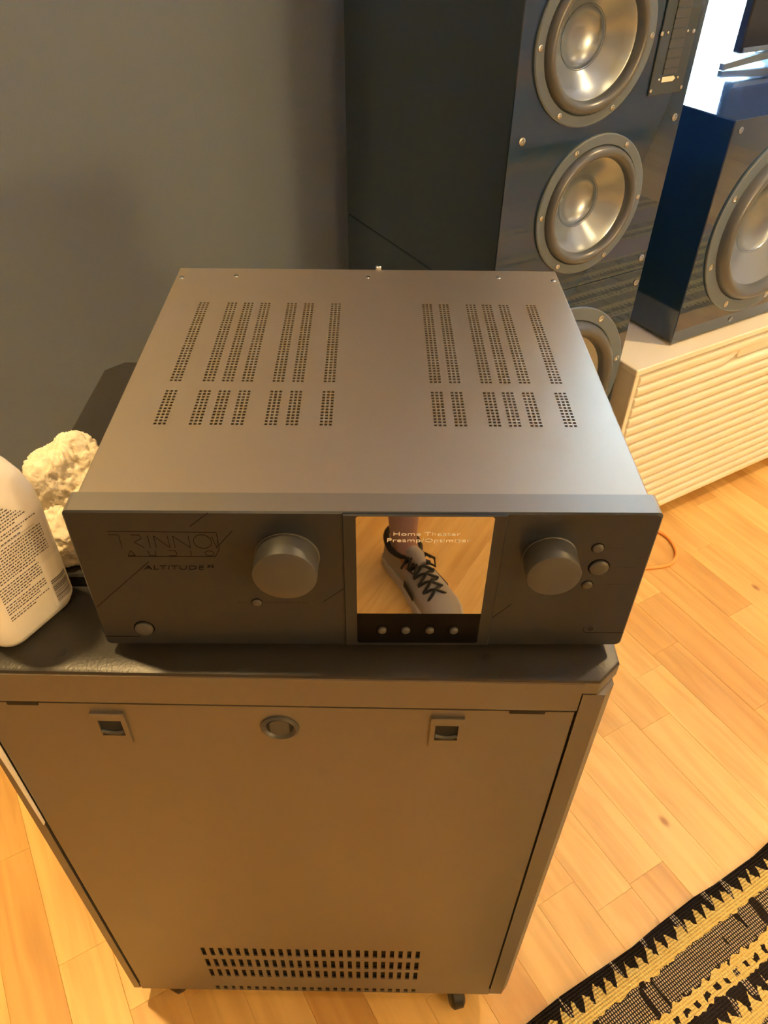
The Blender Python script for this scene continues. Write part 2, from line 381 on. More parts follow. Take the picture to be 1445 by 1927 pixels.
# ================================================================ RACK CABINET
CYAW = -.0199; LX0, LX1, LY0, LY1 = -.3590, .2205, -.0262, .4812; LZ = .866
ccx, ccy = (LX0+LX1)/2, (LY0+LY1)/2
def cabw(x, y, z): c, s = math.cos(CYAW), math.sin(CYAW); return Vector((x*c-y*s, x*s+y*c, z))
rack = tag(empty('rack_cabinet', cabw(ccx, ccy, 0), CYAW), 'dark steel equipment rack cabinet on casters with slotted vents under the preamp', 'rack cabinet')
def CB(mb, name, m, smooth=0, parent=rack):
    """mesh given in cabinet-frame coordinates, shifted to the cabinet's own origin"""
    if parent is rack: mb.v = [(x-ccx, y-ccy, z) for x, y, z in mb.v]
    return mb.build(name, m, parent, smooth)
def octo(x0, x1, y0, y1, c): return [(x0+c, y0), (x1-c, y0), (x1, y0+c), (x1, y1-c), (x1-c, y1), (x0+c, y1), (x0, y1-c), (x0, y0+c)]
lid = MB(); ch = .021
# lid: bevelled top sheet with a skirt that is notched up at the corner posts
lid.prism(octo(LX0, LX1, LY0, LY1, ch), .8480, LZ, .0035)
lid.box(-.3435, .1865, LY0, LY0+.004, .8225, .8485)
lid.box(LX0+.004, LX0+.008, LY0+.04, LY1-.04, .8225, .8485); lid.box(LX1-.008, LX1-.004, LY0+.04, LY1-.04, .8225, .8485)
lid_o = CB(lid, 'lid', MT['racktop'], 35)
lid_o.data.materials.append(MT['rack'])     # the folded-down rim is plain coated steel, only the top is textured
for p_ in lid_o.data.polygons:
    if abs(p_.normal.z) < .3: p_.material_index = 1
for (x, y) in ((-.2626, -.0057), (.1061, -.005), (-.2626, .45), (.12, .45)):
    d = MB().lathe([(.0052, LZ-.001), (.0052, LZ+.0002), (.0044, LZ+.0004)], 20, (x, y, 0), cap1=True); CB(d, 'rivet_pad', MT['racktop'], 40)
# the front strip of the lid is smooth steel like the door
CB(MB().box(-.3435, .1865, LY0-.0006, LY0, .8230, .8615), 'lid_front_strip', MT['rack'])
# corner posts: folded steel with a bevelled corner
BX0, BX1, BY0, BY1 = -.3585, .2180, LY0, LY1-.004
def post(pts, z0, z1):
    p = MB(); p.prism(pts, z0, z1); return CB(p, 'corner_post', MT['rack'])
post([(.1885, LY0+.001), (.2075, LY0+.001), (.2175, LY0+.013), (.2175, LY0+.05), (.1885, LY0+.05)], .070, .845)
post([(-.3445, LY0+.05), (-.3580, LY0+.05), (-.3580, LY0+.006), (-.3555, LY0+.001), (-.3460, LY0+.001)], .070, .845)
post([(.1885, LY1-.006), (.1885, LY1-.05), (.2175, LY1-.05), (.2175, LY1-.02), (.2060, LY1-.006)], .070, .845)
post([(-.3445, LY1-.006), (-.3460, LY1-.006), (-.3580, LY1-.02), (-.3580, LY1-.05), (-.3445, LY1-.05)], .070, .845)
for x0, x1 in ((-.3560, -.3545), (.2140, .2155)):
    CB(MB().box(x0, x1, LY0+.052, LY1-.052, .075, .845), 'side_panel', MT['rack'])
CB(MB().box(-.3435, .1870, LY1-.009, LY1-.006, .075, .845), 'back_panel', MT['rack'])
CB(MB().box(-.3450, .1890, LY0+.006, LY0+.010, .075, .8490), 'door_gap_shade', MT['gap'])  # black sheet standing in for the shade in the door gaps
CB(MB().box(-.354, .213, LY0+.012, LY1-.012, .070, .074), 'floor_pan', MT['rack'])
# front door with slots cut through
DZ0, DZ1, DX0, DX1 = .0915, .8195, -.3415, .1855
NS = 26; sx0, sx1 = -.2325, .0785; pitch = (sx1-sx0)/NS
xs = [DX0]
for i in range(NS): xs += [sx0+i*pitch+.0030, sx0+(i+1)*pitch-.0030]
xs.append(DX1)
zs = [DZ0, .1289, .1575, .1690, .1985, .2130, .2412, DZ1]
door = MB().plate(xs, zs, lambda i, j: (i % 2 == 1) and j in (1, 3, 5), .0022, lambda x, y, d: (x, LY0+.0005+d, y))
door_o = CB(door, 'door', MT['rack'])
CB(MB().box(DX0, DX1, LY0+.0045, LY0+.006, DZ0+.01, .30), 'slot_backing', MT['inner'])
zs = [.066, .0690, .0835, .0905]; xs2 = [-.3440] + xs[1:-1] + [.1880]
CB(MB().plate(xs2, zs, lambda i, j: (i % 2 == 1) and j == 1, .002, lambda x, y, d: (x, LY0+.0012+d, y)), 'bottom_rail', MT['rack'])
CB(MB().box(-.344, .188, LY0+.0042, LY0+.0055, .066, .0905), 'rail_backing', MT['inner'])
# latches
def latch(cx, cz):
    o = MB(); X0, X1, Z0, Z1 = cx-.0150, cx+.0150, cz-.0240, cz+.0240; hx0, hx1, hz0, hz1 = cx-.0105, cx+.0105, cz-.0115, cz+.0120
    y0 = LY0-.0018
    for a in ((X0, hx0, Z0, Z1), (hx1, X1, Z0, Z1), (hx0, hx1, Z0, hz0), (hx0, hx1, hz1, Z1)): o.box(a[0], a[1], y0, LY0+.0006, a[2], a[3])
    o.box(X0, X1, y0-.0012, y0, Z1-.004, Z1, .0006)
    L_ = CB(o, 'latch', MT['rack'])
    p = MB().box(hx0, hx1, LY0+.0001, LY0+.0004, hz0, hz1); p.v = [(x-ccx, y-ccy, z) for x, y, z in p.v]; p.build('latch_opening', MT['inner'], L_)
    bar = [(hx0+(hx1-hx0)*t/8, LY0-.0004, cz-.0050-.0030*math.sin(PI*t/8)) for t in range(9)]
    p = MB().tube(bar, .0022, 8); p.v = [(x-ccx, y-ccy, z) for x, y, z in p.v]; p.build('latch_bar', MT['knob'], L_, 60)
latch(-.2300, .7845); latch(.0745, .7860)
# round lock
lk = MB().lathe([(.0178, 0), (.0176, .0014), (.0150, .0030), (.0128, .0012), (.0118, -.0002)], 40, (-.0770, LY0+.0004, .7880), '-y')
lock = CB(lk, 'lock_ring', MT['knob'], 50)
pts = [(-.0770+max(-.0088, min(.0088, .0115*math.cos(2*PI*k/36))), .7880+.0115*math.sin(2*PI*k/36)) for k in range(36)]
q = MB(); q.add([(x-ccx, LY0-.0006-ccy, z) for x, z in pts], [tuple(range(36))]); q.build('lock_cylinder', MT['knob'], lock)
q = MB().lathe([(.0122, 0), (.0118, .0006)], 36, (-.0770, LY0+.0002, .7880), '-y', cap1=True); q.v = [(x-ccx, y-ccy, z) for x, y, z in q.v]; q.build('lock_recess', MT['gap'], lock)
for x0, x1 in ((.128, .160), (-.316, -.288)):
    CB(MB().box(x0, x1, LY0-.0004, LY0+.003, .8160, .8228, .0008), 'hinge_slot', MT['gap'])
# casters
for (x, y, a) in ((.134, .016, .25), (-.285, .030, -.4), (.145, .43, .3), (-.285, .43, 2.)):
    c = empty('caster', (0, 0, 0), a)
    c.parent = rack; c.location = (x-ccx, y-ccy, 0)
    t = MB().box(-.020, .020, -.020, .020, .064, .070); [t.add([(x, -.034, .018), (x, -.016, .018), (x, .014, .066), (x, -.014, .066), (x+.002, -.034, .018), (x+.002, -.016, .018), (x+.002, .014, .066), (x+.002, -.014, .066)], [(0, 1, 2, 3), (7, 6, 5, 4), (0, 4, 5, 1), (1, 5, 6, 2), (2, 6, 7, 3), (3, 7, 4, 0)]) for x in (-.0140, .0120)]; t.build('caster_fork', MT['chrome'], c)
    MB().lathe([(.004, -.011), (.020, -.011), (.0245, -.007), (.0245, .007), (.020, .011), (.004, .011)], 28, (0, -.026, .0245), 'x', True, True).build('wheel', MT['plastic'], c, 40)

# ================================================================ PREAMP
PZ = LZ                                   # stands on the lid
dev = tag(empty('preamp', (0, 0, PZ), 0), 'black home theater preamp with two big knobs and a mirrored display on the rack', 'preamp')
P0 = .010; PH = .1514; PT = .0225; HWp = .2200
fp_ = MB(); c = .0026
poly = rrect(-HWp, HWp, P0, P0+PH, .004, 3)
def fplate(poly, y0, y1, bev):
    n_ = len(poly); cx = 0; cz = P0+PH/2
    def sc(p, b): return (p[0]-math.copysign(b, p[0]-cx), p[1]-math.copysign(b, p[1]-cz))
    rings = [[(*sc(p, bev), y0) for p in poly], [(*p, y0+bev) for p in poly], [(*p, y1-bev*.4) for p in poly], [(*sc(p, bev*.4), y1) for p in poly]]
    vs_ = [(x, y, z) for rg in rings for (x, z, y) in rg]; fs = [tuple(range(n_)), tuple(3*n_+k for k in range(n_))[::-1]]
    for i in range(3):
        for k in range(n_): k2 = (k+1) % n_; fs.append((i*n_+k, (i+1)*n_+k, (i+1)*n_+k2, i*n_+k2))
    return MB().add(vs_, fs)
face = fplate(poly, 0, PT, .0014).build('faceplate', MT['anod'], dev)
face.data.materials.append(MT['edge'])      # rim faces get a brighter metal than the brushed front
for p_ in face.data.polygons:
    if abs(p_.normal.y) < .5: p_.material_index = 1
# chassis: perforated top cover, sides, back, bottom
D = .4290; HB = .2163; ZT = P0+.1474
gx = [-.1790, -.1492, -.1318, -.1139, -.0858, -.0678, -.0391, .0578, .0755, .1045, .1216, .1397, .1690]
xs = [-HB+.0012]; hx = set()
for g in gx:
    for k in range(3): hx.add(len(xs)); xs += [g+k*.0039, g+k*.0039+.0025]
xs.append(HB-.0012)
ys = [PT-.001]; hy = set()
for (a, cnt, pt) in ((.1155, 12, .00462), (.1843, 33, .00483)):
    for k in range(cnt): hy.add(len(ys)); ys += [a+k*pt, a+k*pt+.0027]
ys.append(D-.0012)
cover = MB().plate(xs, ys, lambda i, j: i in hx and j in hy, .0014, lambda x, y, d: (x, y, ZT-d))
# rounded folded edges and sides
for s in (-1, 1):
    x_ = s*HB
    pr = [(s*(HB-.0012), ZT), (s*(HB-.0004), ZT-.0004), (x_, ZT-.0012), (x_, P0+.004)]
    vs_ = [(x, y, z) for y in (PT-.001, D-.0012) for x, z in pr]
    cover.add(vs_, [((i, i+1, i+5, i+4) if s < 0 else (i, i+4, i+5, i+1)) for i in range(3)])
cover.add([(-HB+.0012, D-.0012, ZT), (HB-.0012, D-.0012, ZT), (HB-.0012, D, ZT-.0012), (-HB+.0012, D, ZT-.0012), (HB-.0012, D, P0+.004), (-HB+.0012, D, P0+.004)], [(0, 1, 2, 3), (3, 2, 4, 5)])
cover.build('top_cover', MT['top'], dev)
MB().box(-HB+.002, HB-.002, PT, D-.002, P0+.002, P0+.004).build('bottom_plate', MT['top'], dev)
MB().box(-HB+.004, HB-.004, PT, D-.004, P0+.005, ZT-.022).build('inner_chassis', MT['inner'], dev)
for (x, y) in ((-.1496, .4081), (-.0007, .4072), (.1479, .4090), (-.2095, .4026), (.2095, .4026)):
    MB().lathe([(.0030, 0), (.0028, .0006), (.0018, .0011)], 14, (x, y, ZT-.0002), cap1=True).build('cover_screw', MT['screw'], dev, 40)
MB().lathe([(.0036, -.001), (.0036, .0032), (.0026, .0042)], 14, (.0114, D+.003, ZT-.001), cap1=True, cap0=True).build('rear_screw', MT['screw'], dev, 40)
for (x, y) in ((-.17, .05), (.17, .05), (-.17, .38), (.17, .38)):
    MB().lathe([(.018, 0), (.019, .002), (.019, P0+.003)], 24, (x, y, 0), cap0=True).build('foot', MT['plastic'], dev, 40)
# display block
DY = -.0022
disp = MB().box(-.0163, .1052, DY, .0015, P0+.0020, P0+.1510, .0008).build('display_bezel', MT['anod'], dev)
def flat(poly, y, name, m, parent, th=.0004):
    n_ = len(poly); vs_ = [(x, y, z) for x, z in poly]+[(x, y+th, z) for x, z in poly]
    fs = [tuple(range(n_)), tuple(n_+k for k in range(n_))[::-1]]+[(k, n_+k, n_+(k+1) % n_, (k+1) % n_) for k in range(n_)]
    return MB().add(vs_, fs).build(name, m, parent)
S0, S1, SZ0, SZ1, SZm = -.0063, .0953, P0+.0062, P0+.1500, P0+.0437
scr = [(S1-.002, SZ1), (S1-.0006, SZ1-.0006), (S1, SZ1-.002), (S1, SZm), (S0, SZm), (S0, SZ1-.002), (S0+.0006, SZ1-.0006), (S0+.002, SZ1)][::-1]
flat([(S0, SZm), (S1, SZm), (S1, SZ1-.002), (S1-.0006, SZ1-.0006), (S1-.002, SZ1), (S0+.002, SZ1), (S0+.0006, SZ1-.0006), (S0, SZ1-.002)], DY-.0004, 'screen', MT['mirror'], disp)
flat([(S0, SZ0+.002), (S0+.0006, SZ0+.0006), (S0+.002, SZ0), (S1-.002, SZ0), (S1-.0006, SZ0+.0006), (S1, SZ0+.002), (S1, SZm), (S0, SZm)], DY-.0004, 'button_strip', MT['smoked'], disp)
for x in (.0144, .0341, .0541, .0742):
    MB().lathe([(.0037, 0), (.0037, .0018), (.0028, .0027), (.0012, .0030)], 20, (x, DY-.0004, P0+.0236), '-y', cap1=True).build('menu_button', MT['knob'], dev, 50)
tr = (PI/2, 0, 0)
text_mesh('display_text', 'Home Theater', .0052, MT['print_'], disp, (.0208, DY-.0006, P0+.1312), tr, 1.62, thin=-.00006)
text_mesh('display_text', 'Preamp/Optimizer', .0052, MT['print_'], disp, (.0163, DY-.0006, P0+.1247), tr, 1.62, thin=-.00006)
# knobs
def knob(x, z, r, h):
    k = MB().lathe([(r*1.03, 0), (r*1.03, .0012), (r, .0016), (r, h-.0012), (r-.0004, h-.0004), (r-.0012, h), (r*.5, h), (.0005, h)], 56, (x, .0004, z), '-y', cap1=True)
    return k.build('knob', MT['knob'], dev, 35)
knob(-.0592, P0+.1062, .0244, .022); knob(.1419, P0+.1072, .0205, .022)
def button(x, z, r, h, nm='button'):
    o = MB().lathe([(r, 0), (r, h*.6), (r*.8, h*.92), (r*.4, h)], 24, (x, .0003, z), '-y', cap1=True).build(nm, MT['knob'], dev, 50)
    MB().lathe([(r*1.16, .0), (r*1.16, .00012), (r*1.0, .00012)], 24, (x, .0, z), '-y').build('button_gap', MT['engr'], o)
button(-.0873, P0+.0540, .0040, .0020); button(.1775, P0+.1167, .0044, .0022); button(.1824, P0+.0960, .0074, .0030); button(.1771, P0+.0761, .0041, .0022)
button(-.1842, P0+.0218, .0075, .0034, 'power_button')
jk = MB().lathe([(.0034, .0003), (.0034, -.004), (.0030, -.004)], 20, (.1902, 0, P0+.0221), '-y').build('headphone_jack', MT['plastic'], dev)
MB().lathe([(.0036, 0), (.0036, .0004), (.0030, .0004)], 20, (.1902, 0, P0+.0221), '-y').build('jack_rim', MT['knob'], jk)
MB().lathe([(.0001, .0003), (.0030, .0003)], 20, (.1902, 0, P0+.0221), '-y').build('jack_hole', MT['inner'], jk)
# engraved lines and lettering
en = MB()
def line(pts, wdt=.0005):
    for (x0, z0), (x1, z1) in zip(pts, pts[1:]):
        d = Vector((x1-x0, 0, z1-z0)); L = d.length; d.normalize(); nn = Vector((-d.z, 0, d.x))*wdt/2
        a = Vector((x0, -.00015, P0+z0)); b = Vector((x1, -.00015, P0+z1)); back = Vector((0, .0003, 0))
        en.add([a-nn, b-nn, b+nn, a+nn, a-nn+back, b-nn+back, b+nn+back, a+nn+back], [(0, 1, 2, 3), (0, 4, 5, 1), (1, 5, 6, 2), (2, 6, 7, 3), (3, 7, 4, 0)])
for pts_, wd in (([(-.1137, .1505), (-.1288, .1368)], .0005), ([(-.0980, .1328), (-.1116, .1157)], .0005), ([(-.1658, .1001), (-.2175, .0479)], .0005),
                 ([(-.0166, .0709), (-.0338, .0545)], .0005), ([(.1194, .0525), (.1058, .0360)], .0005), ([(-.2190, .0109), (-.190, .0109)], .0005),
                 ([(.2190, .0168), (.1880, .0168)] + [(.1885+.0045*math.cos(math.radians(a)), .0213+.0045*math.sin(math.radians(a))) for a in (270, 240, 210, 180, 150)], .0004)):
    en = MB(); line(pts_, wd); en.build('engraved_line', MT['engr'], dev)
en = MB()                                 # maker's logo, cut as outlines
Z = lambda X, Y: (-.1746+(X-185)*.0001289, .1318-(Y-152)*.0001906)     # from a close-up's pixels to the plate
line([Z(60, 152), Z(185, 152), Z(685, 156), Z(688, 240)], .0004); line([Z(140, 288), Z(655, 288), Z(690, 240)], .0005)
line([Z(60, 170), Z(120, 170), Z(120, 240)], .0003)                        # T
line([Z(190, 170), Z(240, 172), Z(245, 190), Z(200, 210), Z(250, 240)], .0004)   # R
line([Z(285, 175), Z(285, 240)], .0004)                                    # I
line([Z(320, 240), Z(320, 175), Z(400, 240), Z(400, 175)], .0004)          # N
line([Z(430, 240), Z(430, 175), Z(520, 240), Z(520, 175)], .0004)          # N
line([Z(597+52*math.cos(a*PI/12), 205+37*math.sin(a*PI/12)) for a in range(25)], .0005)
line([Z(655, 175), Z(672, 240), Z(690, 175)], .0003)                       # V
line([Z(142, 284), Z(165, 256), Z(185, 284), Z(142, 284)], .0004)          # A
line([Z(265, 256), Z(270, 284), Z(305, 284), Z(310, 256)], .0004)          # U
line([Z(388, 256), Z(425, 256), Z(432, 270), Z(425, 284), Z(388, 284)], .0004)   # D
line([Z(515, 256), Z(515, 284)], .0004)
line([Z(625+26*math.cos(a*PI/8), 270+14*math.sin(a*PI/8)) for a in range(17)], .0004)
en.build('engraved_logo', MT['engr'], dev)
text_mesh('engraved_name', 'ALTITUDE', .0064, MT['engr'], dev, (-.1712, -.0002, P0+.0917), tr, 1.6, .12, thin=-.00012)
text_mesh('engraved_name', '32', .0036, MT['engr'], dev, (-.1222, -.0002, P0+.0942), tr, 1.6, .12)
# the tiny captions beside the buttons are worn to thin, unreadable marks
cap = MB()
for x0, x1, z in ((.1858, .1985, .1167), (.1955, .2105, .0961), (.1900, .2050, .0765), (-.102, -.0945, .0540), (-.080, -.045, .0540)):
    x = x0
    while x < x1:
        l = random.uniform(.0005, .0012); h = random.uniform(.0001, .0004)
        cap.box(x, min(x+l, x1), -.00012, .0002, P0+z-h, P0+z+h*.2); x += l+random.uniform(.0009, .0018)
tag(cap.build('worn_caption', MT['engr'], dev), kind='stuff')

# ================================================================ THINGS ON THE RACK
# white bottle, turned so that its broad printed back faces the room
b0 = Vector((-.2980, .0029, LZ)); bd = Vector((.50, .866, 0)); bn = Vector((.866, -.50, 0))
bw, bdp = .0820, .058
bc = b0 + bd*(.030) - bn*(bdp/2 - .0015)
bottle = tag(empty('bottle', (bc.x, bc.y, LZ), math.atan2(bd.y, bd.x)), 'white plastic bottle with rows of small print and a barcode beside the preamp', 'bottle')
# local x along the broad face, local -y is the printed face
rings = []
def ring(wx, wy, r, z, ox=0):
    r = min(r, wx/2*.98, wy/2*.98); return [(x+ox, y, z) for x, y in rrect(-wx/2, wx/2, -wy/2, wy/2, r, 6)]
prof = [(.066, .042, .016, 0), (.076, .052, .016, .0025), (.0815, .0575, .016, .010), (bw, bdp, .016, .030), (bw, bdp, .016, .118), (.080, .0575, .017, .132), (.074, .055, .02, .146), (.062, .049, .02, .160), (.046, .041, .019, .172), (.033, .033, .0163, .180), (.027, .027, .0133, .184), (.027, .027, .0133, .190)]
vs_ = []; N_ = None
for (wx, wy, r, z) in prof:
    rg = ring(wx, wy, r, z); N_ = len(rg); vs_ += rg
fs = [tuple(range(N_))[::-1], tuple((len(prof)-1)*N_+k for k in range(N_))]
for i in range(len(prof)-1):
    for k in range(N_): fs.append((i*N_+k, i*N_+(k+1) % N_, (i+1)*N_+(k+1) % N_, (i+1)*N_+k))
MB().add(vs_, fs).build('bottle_body', MT['bottle'], bottle, 60)
MB().lathe([(.0155, .186), (.0165, .187), (.0165, .206), (.015, .208)], 32, (0, 0, 0), cap0=True, cap1=True).build('cap', MT['bottle'], bottle, 40)
pr = MB(); yf = -bdp/2-.0003
def words(x0, x1, z, h, dens=1.):
    x = x0
    while x < x1-.0006:
        l = min(random.uniform(.0009, .0032), x1-x)
        pr.add([(x, yf, z), (x+l, yf, z), (x+l, yf, z+h), (x, yf, z+h)], [(0, 1, 2, 3)]); x += l+random.uniform(.0006, .0010)
z = .136
for n_rows in (7, 2, 1, 11, 6, 4, 2):
    for r_ in range(n_rows):
        xe = .027 if z > .070 else .0135
        if r_ == n_rows-1: xe -= random.uniform(.006, .02)
        if z > .112: xe = min(xe, .004 + (.136-z)*1.0)
        if z > .006: words(-.027 if z > .03 else -.027+(.03-z)*.25, xe, z, .00125)
        z -= .0029
    z -= .0016
for zz in (.1060,): pr.add([(-.026, yf, zz), (.022, yf, zz), (.022, yf, zz+.0003), (-.026, yf, zz+.0003)], [(0, 1, 2, 3)])
tag(pr.build('small_print', MT['ink'], bottle), 'rows of tiny grey print', kind='stuff')
lb = MB(); X0, X1 = .0150, .0310
# sticker wraps around the rounded corner
def wrap(t):                                # t = distance along the surface from x = bw/2-.016
    r = .0163; xr = bw/2-.016
    if t < 0: return (xr+t, -bdp/2-.0004)
    a = t/r; return (xr+r*math.sin(a), -(bdp/2-.016)-r*math.cos(a))
T = [-.011+i*.0025 for i in range(11)]
vs_ = [(*wrap(t), z) for z in (.013, .066) for t in T]; lb.add(vs_, [(i, i+1, i+12, i+11) for i in range(10)])
st = lb.build('barcode_sticker', MT['label'], bottle, 60)
bars = MB(); z = .0165
def wr2(t): p = wrap(t); return (p[0]*1.003, p[1]*1.006)
while z < .0420:
    h = random.choice((.0004, .0006, .0010)); T2 = [-.008+i*.0025 for i in range(8)]
    vs_ = [(*wr2(t), zz) for zz in (z, z+h) for t in T2]; bars.add(vs_, [(i, i+1, i+9, i+8) for i in range(7)]); z += h+random.choice((.0004, .0007, .0010))
tag(bars.build('barcode', MT['ink'], st), kind='stuff')

# crumpled paper towel behind the bottle, lying on a small black tray
tray = tag(MB().box(-.345, -.236, .072, .205, LZ, LZ+.014, .002).build('tray', MT['plastic'], None), 'small flat black tray under the crumpled paper towel', 'tray')
tray.rotation_euler = (0, 0, CYAW)
def crumple(cx, cy, cz, rx, ry, rz, seed, nu=110, nv=70):
    vs_ = []; fs = []
    for j in range(nv+1):
        th = PI*j/nv
        for i in range(nu):
            ph = 2*PI*i/nu; d = Vector((math.sin(th)*math.cos(ph), math.sin(th)*math.sin(ph), math.cos(th)))
            k = 1 + .20*noise.noise(d*1.5+Vector((seed, 0, 0))) - .12*abs(noise.noise(d*3.6+Vector((0, seed, 0)))) - .12*abs(noise.noise(d*9+Vector((0, 0, seed)))) - .05*abs(noise.noise(d*20)) + .015*noise.noise(d*40)
            p = Vector((cx+d.x*rx*k, cy+d.y*ry*k, max(cz+d.z*rz*k, LZ+.0145))); vs_.append(p)
    for j in range(nv):
        for i in range(nu): i2 = (i+1) % nu; fs.append((j*nu+i, (j+1)*nu+i, (j+1)*nu+i2, j*nu+i2))
    return vs_, fs
tw = MB(); tw.add(*crumple(-.285, .158, LZ+.052, .047, .046, .056, 3.1)); tw.add(*crumple(-.280, .128, LZ+.030, .038, .046, .036, 8.7))
tag(tw.build('paper_towel', MT['towel'], None, 1), 'crumpled cream paper towel wadded up behind the white bottle', 'paper towel')
# white foam strip wedged in the door gap
fo = MB(); zs = [.600, .620, .660, .70, .74, .775]; ws = [.0012, .0022, .0034, .0046, .0056, .0060]
vs_ = []
for z, w_ in zip(zs, ws):
    j = random.uniform(-.0004, .0004); a = cabw(-.3428, LY0-.0032, z); b = cabw(-.3428-w_*.8+j, LY0-.0032, z); c_ = cabw(-.3428-w_*.8+j, LY0-.0004, z); d_ = cabw(-.3428, LY0-.0004, z); vs_ += [a, b, c_, d_]
fs = [(0, 1, 2, 3), tuple(len(vs_)-4+k for k in (3, 2, 1, 0))]
for i in range(len(zs)-1):
    for k in range(4): fs.append((i*4+k, i*4+4+k, i*4+4+(k+1) % 4, i*4+(k+1) % 4))
tag(fo.add(vs_, fs).build('foam_strip', MT['foam'], None), 'thin white foam strip wedged in the rack door gap', 'foam strip')

# ================================================================ SPEAKERS
def woofer(parent, x, z, r, y, n_screw=6, rot=0.):
    """woofer on a baffle at local y, facing -y"""
    fl = MB().lathe([(r, 0), (r, .0035), (r-.002, .0050), (r*.862, .0050), (r*.855, .0040), (r*.850, .001)], 64, (x, y, z), '-y').build('woofer', MT['flange'], parent, 35)
    R1, R2 = r*.850, r*.68
    sur = [(R1, .001)]+[((R1+R2)/2+(R1-R2)/2*math.cos(PI*k/10)*.94, .002+.013*(r/.12)*math.sin(PI*k/10)) for k in range(11)]+[(R2, .000)]
    MB().lathe(sur, 64, (x, y, z), '-y').build('surround', MT['rubber'], fl, 60)
    MB().lathe([(R2+.001, .0006), (R2-.003, -.001), (r*.56, -.012), (r*.42, -.024), (r*.36, -.030)], 64, (x, y, z), '-y').build('cone', MT['cone'], fl, 60)
    rc = r*.37
    MB().lathe([(rc, -.028)]+[(rc*math.cos(PI/2*k/8), -.028-.020*math.sin(PI/2*k/8)) for k in range(1, 8)]+[(.0006, -.048)], 48, (x, y, z), '-y', cap1=True).build('dust_cap', MT['cone'], fl, 60)
    for k in range(n_screw):
        a = rot+2*PI*k/n_screw
        MB().lathe([(r*.036, .0048), (r*.036, .0062), (r*.022, .0066), (r*.018, .0052), (.0004, .0052)], 14, (x+r*.93*math.cos(a), y, z+r*.93*math.sin(a)), '-y', cap1=True).build('screw', MT['screw'], fl, 40)
    return fl
def bscrew(parent, x, z, y, r=.0062):
    MB().lathe([(r, 0), (r, .0016), (r*.6, .0022), (r*.5, .0006), (.0004, .0006)], 16, (x, y, z), '-y', cap1=True).build('baffle_screw', MT['chrome'], parent, 40)
def holed_front(x0, x1, z0, z1, holes, y, depth):
    """front board: polygon with round holes, made as a fan of quads around each hole inside its own cell"""
    m = MB()
    # horizontal cells stacked in z, one hole per cell
    hs = sorted(holes, key=lambda h: h[1]); bounds = [z0]
    for a, b in zip(hs, hs[1:]): bounds.append(((a[1]+a[2])+(b[1]-b[2]))/2)
    bounds.append(z1)
    for (hx_, hz, hr), za, zb in zip(hs, bounds, bounds[1:]):
        seg = 64; inner = []; outer = []
        for k in range(seg):
            a = 2*PI*k/seg; dx, dz = math.cos(a), math.sin(a)
            t = min(((x1-hx_)/dx if dx > 1e-9 else (x0-hx_)/dx if dx < -1e-9 else 1e9), ((zb-hz)/dz if dz > 1e-9 else (za-hz)/dz if dz < -1e-9 else 1e9))
            inner.append((hx_+hr*dx, y, hz+hr*dz)); outer.append((hx_+t*dx, y, hz+t*dz))
        vs_ = inner+outer+[(p[0], y+depth, p[2]) for p in inner]; fs = []
        for k in range(seg):
            k2 = (k+1) % seg; fs += [(k, seg+k, seg+k2, k2), (k, k2, 2*seg+k2, 2*seg+k)]
        m.add(vs_, fs)
        for (cx, cz) in ((x0, za), (x1, za), (x1, zb), (x0, zb)):          # corners cut off by the ray fan
            a = math.atan2(cz-hz, cx-hx_) % (2*PI); k = int(a/(2*PI/seg)) % seg; k2 = (k+1) % seg
            m.add([outer[k], (cx, y, cz), outer[k2]], [(0, 1, 2)])
    return m
def shell(x0, x1, y0, y1, z0, z1, c=.002):
    """cabinet without its front board: sides, top, bottom, back and a dark inside"""
    m = MB(); t = .018
    m.box(x0, x0+t, y0, y1, z0, z1, c); m.box(x1-t, x1, y0, y1, z0, z1, c); m.box(x0+.001, x1-.001, y0+.001, y1-.001, z1-t, z1-.0005, c); m.box(x0+.001, x1-.001, y0+.001, y1-.001, z0+.0005, z0+t, c); m.box(x0+t*.5, x1-t*.5, y1-t, y1-.001, z0+t*.5, z1-t*.5)
    return m
# tower: local frame origin at base centre of the front, x = u, y = m
TU0, TU1, TMF, TMB = .6180, .9960, .635, 1.180
tc_ = (TU0+TU1)/2; tower = tag(empty('tower_speaker', R(tc_, (TMF+TMB)/2, 0), A30), 'tall glossy black tower loudspeaker with grey ringed woofers behind the rack', 'loudspeaker')
ty = -(TMB-TMF)/2; hwT = (TU1-TU0)/2; SEAM = .7600
X = lambda u: u-tc_
shell(-hwT, hwT, ty, -ty, .012, SEAM-.0003).build('bass_cabinet', MT['hazed_black'], tower)
shell(-hwT, hwT, ty, -ty, SEAM+.0003, 1.78).build('upper_cabinet', MT['hazed_black'], tower)
holed_front(-hwT, hwT, .012, SEAM-.0008, [(X(.810), .530, .160), (X(.810), .19, .12)], ty-.0005, .02).build('bass_baffle', MT['hazed_black'], tower)
holed_front(-hwT, hwT, SEAM+.0008, 1.78, [(X(.8150), .912, .100), (X(.7640), 1.170, .100), (X(.7640), 1.435, .100), (X(.8150), 1.68, .04)], ty-.0005, .02).build('upper_baffle', MT['hazed_black'], tower)
woofer(tower, X(.8150), .912, .1210, ty-.0005, 6, PI/3*0); woofer(tower, X(.7640), 1.170, .1210, ty-.0005, 6, 0); woofer(tower, X(.7640), 1.435, .1210, ty-.0005, 6, 0)
woofer(tower, X(.8050), .5300, .1880, ty-.0005, 8, .2); woofer(tower, X(.810), .19, .14, ty-.0005, 6, .2)
